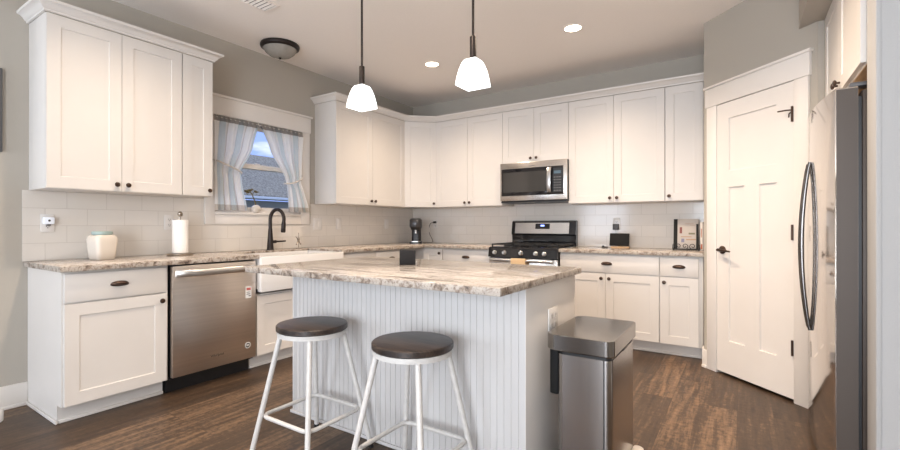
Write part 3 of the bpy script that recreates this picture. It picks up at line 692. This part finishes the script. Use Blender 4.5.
obj('rim', MB().loft([can_ring(-hx+.05, hx-.010, hy-.016, .03, .028, .5905), can_ring(-hx+.05, hx-.010, hy-.016, .03, .028, .6055)]), 'black_plastic', tr_, ang=50)
obj('lid', MB().loft([can_ring(-hx-.002, hx+.002, hy+.003, .05, .034, .606), can_ring(-hx-.004, hx+.004, hy+.005, .05, .034, .610), can_ring(-hx-.004, hx+.004, hy+.005, .05, .034, .672), can_ring(-hx-.002, hx+.002, hy+.003, .048, .032, .6735), can_ring(-hx+.004, hx-.004, hy-.003, .046, .030, .674)]), 'lid_steel', tr_, ang=22)
obj('hinge_housing', MB().box(-hx+.004, -hx+.0445, -hy+.035, hy-.03, .40, .6055, .010), 'matte_black', tr_)
obj('corner_reflection', MB().box(hx-.0385, hx-.034, -hy+.0105, -hy+.0119, .03, .590), 'black_plastic', tr_)  # black strip put in for the dark reflection at the rounded corner
obj('finger_notch', MB().box(hx-.0055, hx+.0015, -.045, .045, .593, .6055, .002), 'black_plastic', tr_)
obj('pedal', MB().loft([rrect(.020, .045, .016, .052, cx=hx+.012, cy=.180), rrect(.024, .050, .020, .060, cx=hx+.016, cy=.180), rrect(.024, .050, .020, .070, cx=hx+.016, cy=.180), rrect(.018, .044, .016, .076, cx=hx+.014, cy=.180)]), 'pedal_steel', tr_, ang=50)

# ================================================================= FRIDGE
fr_ = thing('refrigerator', 'mirror-finish stainless side-by-side refrigerator in the right alcove', 'refrigerator', (0, 0, 0))
obj('body', MB().box(4.232, 4.93, -2.412, -1.508, .03, 1.725, .004), 'fridge_side', fr_)
obj('gasket', MB().box(4.2185, 4.2315, -2.400, -1.52, .06, 1.70), 'black_plastic', fr_)
obj('base_grille', MB().box(4.17, 4.75, -2.40, -1.52, .0008, .0295), 'black_plastic', fr_)
yc = -1.96
def xf_(y): return 4.143 - .038*(1-((y-yc)/.455)**2)
def fdoor(y0, y1):
    ys = [y0+(y1-y0)*k/14 for k in range(15)]
    poly = [(xf_(y), y) for y in ys] + [(4.218, y1), (4.218, y0)]
    return MB().prism(poly, .042, 1.742, .004)
for y0, y1, hy_ in ((-2.415, -1.903, -1.952), (-1.897, -1.505, -1.853)):
    fd = obj('door', fdoor(y0, y1), 'mirror_steel', fr_, ang=25)
    x = xf_(hy_); pts = []
    for k in range(25):
        u = k/24; z = .594+(1.477-.594)*u; pts.append((x - .004 - .034*math.sin(PI*u)**.8, hy_, z))
    obj('handle', MB().tube(pts, [.008+.002*math.sin(PI*k/24) for k in range(25)], 12), 'dark_steel', fd)
    obj('edge_side', MB().box(4.147, 4.2175, y0-.0012, y0-.0002, .048, 1.736), 'fridge_side', fd)
obj('hinge_cover', MB().box(4.19, 4.29, -2.41, -2.34, 1.7425, 1.762, .006), 'grey_plastic', fr_)
obj('hinge_cover', MB().box(4.19, 4.29, -1.58, -1.51, 1.7425, 1.762, .006), 'grey_plastic', fr_)

# ================================================================= PENDANTS, CANS, CEILING THINGS
def pendant(x, y, label):
    t = thing('pendant_lamp', label, 'pendant lamp', (x, y, CZ), 0, 'pendant lamps over the island')
    obj('canopy', MB().lathe([(.06, -.0005), (.06, -.012), (.05, -.022), (.012, -.026)], seg=28), 'bronze_dark', t)
    obj('rod', MB().tube([(0, 0, -.024), (0, 0, -.675)], .0065, 10), 'bronze_dark', t)
    obj('socket', MB().lathe([(.016, -.672), (.017, -.675), (.017, -.778), (.021, -.782), (.021, -.79)], seg=18), 'bronze_dark', t)
    rings = []
    for z, h in ((-.790, .030), (-.796, .037), (-.812, .0445), (-.845, .0545), (-.885, .0625), (-.925, .068)): rings.append(rrect(h, h, .004, z, 3))
    for z, h in ((-.925, .063), (-.885, .0575), (-.845, .0495), (-.812, .0395), (-.800, .032)): rings.append(rrect(h, h, .003, z, 3))
    obj('lamp_shade', MB().loft(rings, True, True), 'pendant_glass', t, ang=50)
    obj('diffuser', MB().loft([rrect(.056, .056, .006, -.886, 4), rrect(.0555, .0555, .006, -.884, 4)]), 'pendant_bulb', t)
    return t
pendant(1.886, -3.0, 'pendant lamp with white square glass shade over the island, farther from the range')
pendant(2.663, -3.0, 'pendant lamp with white square glass shade over the island, nearer the pantry')
def can(x, y, label, power):
    t = thing('recessed_light', label, 'ceiling light', (x, y, CZ), 0, 'recessed ceiling lights')
    obj('trim_ring', MB().lathe([(.085, -.0005), (.088, -.004), (.066, -.005), (.066, -.0005)], seg=36, closed=True), 'ceiling_paint', t)
    obj('lens', MB().lathe([(.065, -.0006), (.065, -.0035), (.03, -.004)], seg=32), 'can_glow', t)
    ld = bpy.data.lights.new('lamp', 'SPOT'); ld.energy = power; ld.color = CAN_COL; ld.spot_size = math.radians(CAN_ANGLE); ld.spot_blend = 1; ld.shadow_soft_size = .06
    l = bpy.data.objects.new('lamp', ld); C.objects.link(l); l.location = (0, 0, -.02); l.parent = t
can(2.638, -1.285, 'glowing recessed ceiling light above the gas range side, larger in view', .95*CAN_POWER)
can(1.189, -1.25, 'glowing recessed ceiling light near the back corner cabinets', .75*CAN_POWER)
can(1.189, -3.75, 'recessed ceiling light above the left end of the worktop', .72*CAN_POWER)
can(2.638, -3.75, 'recessed ceiling light above the space in front of the stools', .62*CAN_POWER)
can(3.40, -2.35, 'added unseen recessed ceiling light in front of the refrigerator', 1.1*CAN_POWER)  # out-of-view light added to warm the pantry door and right floor
fl = thing('flush_ceiling_lamp', 'dark-rimmed flush ceiling lamp with unlit marbled glass bowl, above the window', 'ceiling lamp', (.32, -2.42, CZ))
obj('rim', MB().lathe([(.168, -.0005), (.172, -.012), (.168, -.028), (.150, -.040), (.140, -.036), (.140, -.0005)], seg=44), 'bronze_dark', fl)
obj('glass_bowl', MB().lathe([(.139, -.0362), (.146, -.0405), (.128, -.070), (.095, -.096), (.05, -.112), (.01, -.116)], seg=44), 'alabaster', fl)
obj('finial', MB().lathe([(.012, -.1155), (.013, -.120), (.008, -.128), (.002, -.132)], seg=16), 'bronze_dark', fl)
vt_ = thing('ceiling_vent', 'louvered air vent in the ceiling above the left cabinets', 'vent', (.86, -3.06, CZ))
obj('frame', MB().box(-.09, -.07, -.17, .17, -.008, -.0005, .002).box(.07, .09, -.17, .17, -.008, -.0005, .002).box(-.07, .07, -.17, -.15, -.008, -.0005, .002).box(-.07, .07, .15, .17, -.008, -.0005, .002), 'ceiling_paint', vt_)
obj('backing', MB().box(-.07, .07, -.15, .15, -.0022, -.0006), 'slot_dark', vt_)
for k in range(9):
    y = -.132+k*.033
    obj('louver', MB().loft([[Vector((x, y-.012, -.0025)), Vector((x, y+.006, -.0095)), Vector((x, y+.008, -.0085)), Vector((x, y-.010, -.0024))] for x in (-.07, .07)]), 'ceiling_paint', vt_)

# ================================================================= WINDOW DRESSING
def lerp_keys(keys, t):
    for (t0, v0), (t1, v1) in zip(keys[:-1], keys[1:]):
        if t <= t1:
            u = (t-t0)/(t1-t0); u = u*u*(3-2*u)*.35 + u*.65
            return v0+(v1-v0)*u
    return keys[-1][1]
def curtain(label, outer, inner, ztie, nf, ph):
    bm = bmesh.new(); NS, NT = 88, 56; ztop, zbot = 2.104, 1.279; grid = []
    for j in range(NT+1):
        t = j/NT; z = ztop+(zbot-ztop)*t; yo, yi = lerp_keys(outer, t), lerp_keys(inner, t)
        sq = abs(yi-yo)/abs(inner[0][1]-outer[0][1])
        row = []
        tie = math.exp(-((z-ztie)/.05)**2)
        for i in range(NS+1):
            s = i/NS
            amp = (.011+.011*(1-sq))*min(1, .55+t*2)
            f = math.sin(s*2*PI*nf+ph+.5*math.sin(t*4+s*6))+.35*math.sin(s*2*PI*nf*2.3+1.7*ph+t*2)
            x = .050 + .014*min(1, max(0, (t-.3)*3)) + amp*f*(1-.55*tie) - .006*tie
            if t < .06: x = .036 + .006*math.sin(s*2*PI*nf*2) + .014*(t/.06)
            zz = z + (.022*(s-.5)*(1 if outer[0][1] < inner[0][1] else 1)*0) - .012*math.sin(s*PI)*tie
            row.append(bm.verts.new((x, yo+(yi-yo)*s, zz)))
        grid.append(row)
    uvl = bm.loops.layers.uv.new('cloth')
    for j in range(NT):
        for i in range(NS):
            f = bm.faces.new((grid[j][i], grid[j+1][i], grid[j+1][i+1], grid[j][i+1]))
            for lp, (a, b_) in zip(f.loops, ((i, j), (i, j+1), (i+1, j+1), (i+1, j))): lp[uvl].uv = (a/NS, 1-b_/NT)
    me = bpy.data.meshes.new('curtain'); bm.to_mesh(me); bm.free()
    me.polygons.foreach_set('use_smooth', [True]*len(me.polygons)); me.materials.append(M['curtain_cloth'])
    o = bpy.data.objects.new('curtain', me); C.objects.link(o); tag(o, label, 'curtain', 'kitchen window curtains')
    return o
cl = curtain('striped blue and white curtain panel tied back on the left side of the window', [(0, -2.885), (1, -2.890)], [(0, -2.452), (.30, -2.52), (.58, -2.645), (.70, -2.635), (1, -2.580)], 1.63, 5, .4)
cr = curtain('striped blue and white curtain panel tied back on the right side of the window', [(0, -1.936), (.5, -1.970), (.64, -1.975), (1, -1.875)], [(0, -2.444), (.30, -2.335), (.62, -2.168), (.72, -2.150), (1, -2.140)], 1.585, 5, 1.9)
obj('tieback', MB().tube([(.030, -2.900, 1.715), (.075, -2.86, 1.70), (.088, -2.78, 1.67), (.088, -2.70, 1.642), (.080, -2.655, 1.625), (.055, -2.632, 1.618)], .0075, 8), 'cord_white', cl)
obj('tieback', MB().tube([(.030, -1.935, 1.655), (.075, -1.975, 1.618), (.086, -2.06, 1.578), (.088, -2.12, 1.562), (.076, -2.172, 1.556), (.054, -2.178, 1.556)], .0075, 8), 'cord_white', cr)
o = obj('curtain_rod', MB().tube([(.0206, -2.897, 2.088), (.032, -2.897, 2.088), (.034, -2.894, 2.088), (.034, -1.934, 2.088), (.032, -1.931, 2.088), (.0206, -1.931, 2.088)], .005, 10), 'cord_white'); tag(o, 'thin pale rod holding the window curtains', 'curtain rod')
bv = thing('bud_vase', 'small round white bud vase with a dark sprig on the windowsill', 'vase', (.005, -2.452, WZ0+.0005))
obj('vase_body', MB().lathe([(.018, 0), (.034, .010), (.044, .032), (.040, .056), (.022, .072), (.012, .076), (.011, .070)], seg=28), 'cream_ceramic', bv)
sp = obj('sprig', MB().tube([(0, 0, .07), (.0, -.012, .11), (0, -.04, .17), (-.0, -.07, .205)], [.006, .006, .005, .004], 8).tube([(0, -.04, .17), (.0, -.02, .195), (0, .03, .20)], .003, 6), 'twig', bv)
lf = MB()
for (y, z, a) in ((-.075, .208, .3), (-.10, .20, 0), (-.05, .212, .6), (.0, .2, 1.2), (-.088, .19, 2)):
    lf.loft([[Vector((.0+.014*math.cos(q)*w_, y+.5*(u-.5)*.10, z+.012*math.sin(q)*w_+.02*(u-.5)*math.sin(a*3))) for q in (0, PI/2, PI, 1.5*PI)] for u, w_ in ((0, .1), (.3, 1), (.65, .9), (1, .1))])
obj('leaves', lf, 'twig', sp)

# ================================================================= COUNTER THINGS
ck = thing('cookie_jar', 'cream square cookie jar with aqua lid on the left worktop', 'jar', (.195, -3.752, .9145))
J = [(0, .053), (.004, .058), (.05, .0645), (.115, .070), (.145, .070), (.159, .063), (.166, .055)]
obj('jar_body', MB().loft([rrect(h, h, h*.42, z, 6) for z, h in J]), 'cream_ceramic', ck, ang=60)
obj('lid', MB().lathe([(.054, .1665), (.059, .170), (.060, .186), (.055, .190), (.02, .192)], seg=36), 'aqua_lid', ck)
ck.rotation_euler = (0, 0, .2)
ph_ = thing('paper_towel_holder', 'bronze paper towel holder with ball finial on the worktop', 'paper towel holder', (.175, -3.228, .9145))
obj('base', MB().lathe([(.088, 0), (.092, .004), (.090, .012), (.076, .016), (.01, .0165)], seg=40), 'antique_metal', ph_)
obj('rod', MB().tube([(0, 0, .0166), (0, 0, .30)], .006, 10), 'antique_metal', ph_)
obj('finial', MB().lathe([(.007, .2995), (.014, .303), (.0185, .314), (.0175, .328), (.009, .338), (.002, .340)], seg=20), 'antique_metal', ph_)
o = obj('paper_towel_roll', MB().lathe([(.018, .0175), (.053, .0175), (.056, .021), (.056, .270), (.053, .274), (.018, .274)], seg=40, closed=True), 'paper', None, (.175, -3.228, .9145)); tag(o, 'white paper towel roll on the bronze upright holder', 'paper towels')
# electrical plates
def outlet(label, loc, rotz, kind='duplex', w=.072, h=.118, grp='wall outlets and switches'):
    t = thing('wall_outlet' if kind == 'duplex' else 'light_switch', label, 'outlet' if kind == 'duplex' else 'switch', loc, rotz, grp)
    obj('cover_plate', MB().box(-w/2, w/2, -.006, -.0005, -h/2, h/2, .002), 'plate_white', t)
    if kind == 'duplex':
        for xo in ((0,) if w < .1 else (-.023, .023)):
          for s in (-1, 1):
            f = obj('socket', MB().loft([[Vector((xo + p.x, y, p.y + s*.0215)) for p in rrect(.0165, .0155, .011, 0, 5)] for y in (-.0075, -.0061)]), 'plate_white', t)
            obj('slots', MB().box(xo-.008, xo-.0055, -.0082, -.0076, s*.0215-.004, s*.0215+.007).box(xo+.0055, xo+.008, -.0082, -.0076, s*.0215-.004, s*.0215+.007).lathe([(.003, -.0076), (.003, -.0082)], (xo, 0, s*.0215-.009), 8, 'y'), 'slot_dark', f)
    else:
        n_ = 2 if w > .1 else 1
        for k in range(n_):
            x = 0 if n_ == 1 else (-.023 if k == 0 else .023)
            obj('rocker', MB().loft([[Vector((x-.016, -.0062, z)), Vector((x+.016, -.0062, z)), Vector((x+.016, y, z)), Vector((x-.016, y, z))] for z, y in ((-.033, -.007), (.0, -.0078), (.033, -.0105))]), 'plate_white', t)
    return t
wx = .0062
outlet('white wall outlet behind the plugged-in night light', (wx, -3.994, 1.160), RL)
outlet('white wall outlet partly behind the paper towel roll', (wx, -3.232, 1.170), RL)
outlet('white double rocker switch plate just right of the window', (wx, -1.712, 1.162), RL, 'switch', .118, .125)
outlet('white single switch plate on the left wall under the cabinets', (wx, -1.40, 1.162), RL, 'switch', .072, .125)
outlet('white wall switch plate nearest the back corner on the left wall', (wx, -.575, 1.162), RL, 'switch', .072, .125)
outlet('white wall outlet with a black plug beside the coffee maker', (.385, -wx, 1.165), 0)
outlet('white wall outlet with a dark charger above the tablet', (2.700, -wx, 1.165), 0)
outlet('white double outlet plate on the island end panel above the trash can', (3.0452, -2.898, .690), RL, w=.120)
nl = thing('night_light', 'small white night light plugged into the leftmost outlet', 'night light', (wx+.0086, -3.994, 1.165), RL)
obj('housing', MB().box(-.028, .028, -.032, -.0003, -.012, .034, .006), 'nightlight', nl)
obj('sensor', MB().lathe([(.007, -.0322), (.006, -.0345), (.003, -.036)], (0, 0, .012), 14, 'y'), 'slot_dark', nl)
obj('bulb_cap', MB().box(-.010, .010, -.026, -.006, -.022, -.0122, .003), 'clear_dark', nl)
# coffee maker
cm = thing('coffee_maker', 'black and grey capsule coffee maker in the back corner', 'coffee maker', (.335, -.38, .9145), .55); cm.scale = (1.12, 1.12, 1.04)
obj('base', MB().loft([rrect(.068, .105, .03, 0), rrect(.068, .105, .03, .018), rrect(.064, .10, .03, .022)]), 'black_plastic', cm, ang=50)
obj('column', MB().loft([rrect(.052, .052, .03, .0225, cy=.05), rrect(.052, .052, .03, .20, cy=.05)]), 'black_plastic', cm, ang=50)
obj('brew_head', MB().loft([rrect(.066, .10, .055, .2005), rrect(.070, .105, .06, .215), rrect(.070, .105, .06, .285), rrect(.060, .094, .055, .303), rrect(.045, .08, .044, .308)]), 'kettle_grey', cm, ang=50)
obj('head_collar', MB().loft([rrect(.050, .085, .045, .165), rrect(.064, .099, .055, .2)]), 'black_plastic', cm, ang=50)
obj('coffee_spout', MB().lathe([(.012, .125), (.014, .1645)], (0, -.035, 0), 14), 'steel_handle', cm)
obj('drip_tray', MB().loft([rrect(.055, .05, .025, .0225, cy=-.055), rrect(.055, .05, .025, .030, cy=-.055)]), 'steel_handle', cm, ang=50)
pc = thing('power_cord', 'black power cord hanging from the outlet beside the coffee maker', 'cord', (0, 0, 0))
obj('plug', MB().box(.368, .402, -.046, -.0145, 1.172, 1.200, .005), 'black_plastic', pc)
obj('cord', MB().tube([(.372, -.046, 1.186), (.345, -.062, 1.178), (.325, -.07, 1.14), (.318, -.07, 1.08), (.332, -.075, 1.03), (.372, -.085, .98), (.405, -.10, .935), (.405, -.13, .9195), (.375, -.20, .9185), (.372, -.27, .9185)], .0035, 8), 'black_plastic', pc)
obj('cord_wrap', MB().tube([(.318, -.07, 1.115), (.316, -.07, 1.085), (.322, -.072, 1.055)], [.010, .012, .008], 10), 'cord_white', pc)
# wire figurine
wf = MB(); cxx, cyy, cz_ = 0, 0, .088
for ang_, ln in ((PI/2, .070), (PI*.80, .055), (PI*.24, .03), (-PI/2, .0), (PI*1.33, .05), (PI*1.67, .05)):
    if ln: wf.tube([(0, 0, cz_), (0, ln*math.cos(ang_), cz_+ln*math.sin(ang_))], [.006, .0035], 8)
wf.tube([(0, 0, .0), (0, 0, .09)], .004, 8); wf.lathe([(.028, 0), (.028, .004), (.004, .006)], seg=20)
wf.lathe([(.002, cz_-.014), (.012, cz_-.006), (.013, cz_+.004), (.004, cz_+.014)], seg=12)
for s in (-1, 1): wf.lathe([(.001, .044), (.007, .048), (.007, .055), (.001, .059)], (0, s*.031, -.008), 10)
o = obj('wire_figurine', wf, 'antique_metal', None, (.11, -2.045, .9145), .25); tag(o, 'small metal star-shaped wire ornament standing behind the sink', 'ornament')
# tablet on stand
tb = thing('tablet', 'black tablet propped on a wooden stand on the right worktop', 'tablet', (2.762, -.16, .9145), .06)
Rt = Matrix.Rotation(math.radians(-16), 4, 'X')
obj('screen_slab', MB().box(-.094, .094, -.006, .006, 0, .132, .005).xf(Matrix.Translation((0, -.022, .022)) @ Rt), 'matte_black', tb)
obj('stand', MB().box(-.075, .095, -.05, .05, 0, .015, .003).loft([[Vector((x, .012, .0152)), Vector((x, .045, .0152)), Vector((x, .030, .115)), Vector((x, .022, .115))] for x in (-.02, .02)]), 'plywood', tb)
ch = thing('charger', 'dark charger block plugged into the outlet above the tablet', 'charger', (2.700, -.0148, 1.132))
obj('block', MB().box(-.028, .028, -.05, -.0003, -.034, .028, .006), 'frame_grey', ch)
obj('cable', MB().tube([(0, -.03, -.034), (.004, -.036, -.07), (.012, -.06, -.12), (.022, -.09, -.18), (.03, -.1, -.199)], .0025, 6), 'cord_grey', ch)
o = obj('cable_puck', MB().box(-.03, .03, -.018, .018, 0, .013, .004).lathe([(.012, .0131), (.012, .022), (.008, .024)], (-.016, 0, 0), 14), 'black_plastic', None, (2.628, -.20, .9145), .1); tag(o, 'small black gadget lying left of the tablet', 'gadget')
# cookbook on stand
cb = thing('cookbook_stand', 'black scrolled iron cookbook stand on the right worktop', 'book stand', (3.362, -.155, .9145), .04)
sc_ = MB()
def scroll(cx_, dirn):
    pts = []
    for k in range(30):
        a = dirn*(k/29*2.6*PI)+ (PI if dirn > 0 else 0); r = .006+.024*k/29
        pts.append((cx_+r*math.cos(a), -.068, .036+r*math.sin(a)))
    sc_.tube(pts, .0032, 7)
scroll(-.062, 1); scroll(-.008, -1); scroll(.055, 1)
sc_.tube([(-.11, -.068, .008), (.11, -.068, .008)], .004, 8); sc_.tube([(-.11, -.068, .008), (-.108, -.068, .05), (-.095, -.068, .058)], .0035, 7); sc_.tube([(.11, -.068, .008), (.108, -.068, .05), (.095, -.068, .058)], .0035, 7)
obj('scroll_front', sc_, 'black_metal', cb)
obj('ledge', MB().box(-.11, .11, -.065, -.012, .005, .011, .001).box(-.11, -.10, -.063, .04, .0, .005).box(.10, .11, -.063, .04, .0, .005), 'black_metal', cb)
obj('back_easel', MB().tube([(-.104, -.02, .011), (-.09, .055, .28)], .0035, 7).tube([(.104, -.02, .011), (.09, .055, .28)], .0035, 7), 'black_metal', cb)
bk_ = thing('cookbook', 'pale cookbook with dark spine leaning in the iron stand', 'book', (3.362, -.155, .9145), .04)
Rb = Matrix.Translation((0, -.050, .0125)) @ Matrix.Rotation(math.radians(-11), 4, 'X')
obj('pages', MB().box(-.096, .094, .0032, .016, .003, .279).xf(Rb), 'paper', bk_)
obj('cover', MB().box(-.100, .100, 0, .003, 0, .283, .001).box(-.100, .100, .0162, .019, 0, .283, .001).xf(Rb), 'book_pale', bk_)
obj('spine', MB().box(-.105, -.0725, -.0016, -.0001, 0, .283).box(-.105, -.1002, -.0001, .019, 0, .283).xf(Rb), 'book_dark', bk_, label='dark spine strip')
obj('cover_print', MB().box(-.055, -.034, -.0014, -.0002, .145, .205).xf(Rb), 'print_wine', bk_)
obj('cover_print', MB().box(.020, .072, -.0014, -.0002, .135, .152).xf(Rb), 'print_green', bk_)
obj('cover_print', MB().box(-.045, .045, -.0014, -.0002, .108, .117).box(.0, .080, -.0014, -.0002, .08, .094).box(-.01, .060, -.0014, -.0002, .235, .239).box(.03, .07, -.0014, -.0002, .220, .223).xf(Rb), 'print_brown', bk_)
obj('cover_edge_print', MB().box(.082, .0995, -.0014, -.0002, .0, .235).xf(Rb), 'book_dark', bk_)
obj('cover_print', MB().box(-.04, -.015, -.0014, -.0002, .06, .095).xf(Rb), 'print_blue', bk_)
for k, (x, w_, h_, mt, lb) in enumerate(((3.4905, .022, .262, 'book_cream', 'cream upright book with red spine label beside the cookbook'), (3.5150, .022, .248, 'book_pale', 'pale upright book against the pantry side wall'))):
    t = thing('book', lb, 'book', (x, -.12, .9145), 0, 'upright books beside the pantry wall')
    obj('cover', MB().box(-.0105, -.0085, -.085, .085, 0, h_).box(.0085, .0105, -.085, .085, 0, h_).box(-.0085, .0085, -.087, -.084, 0, h_, .001), mt, t)
    obj('pages', MB().box(-.0083, .0083, -.0838, .080, .003, h_-.004), 'paper', t)
    obj('spine_print', MB().box(-.007, .007, -.0880, -.0872, .012, .058).box(-.003, .003, -.0880, -.0872, .12, .20) if k == 0 else MB().box(-.004, .004, -.0880, -.0872, .07, .21), 'book_red' if k == 0 else 'cord_grey', t)
# left wall picture, object on floor
pf = thing('picture_frame', 'dark grey picture frame at the left edge of the left wall', 'picture', (.0008, -4.50, 1.858), RL)
obj('frame', MB().box(-.285, -.255, -.022, 0, -.257, .257, .002).box(.255, .285, -.022, 0, -.257, .257, .002).box(-.255, .255, -.022, 0, -.257, -.227, .002).box(-.255, .255, -.022, 0, .227, .257, .002), 'frame_grey', pf)
obj('picture', MB().box(-.254, .254, -.010, -.002, -.226, .226), 'picture_paper', pf)
o = obj('door_stop', MB().lathe([(.02, .0008), (.026, .008), (.027, .06), (.024, .07), (.012, .076)], seg=20), 'plate_white', None, (.222, -4.279, 0)); tag(o, 'small white rounded object on the floor at the left edge', 'door stop')
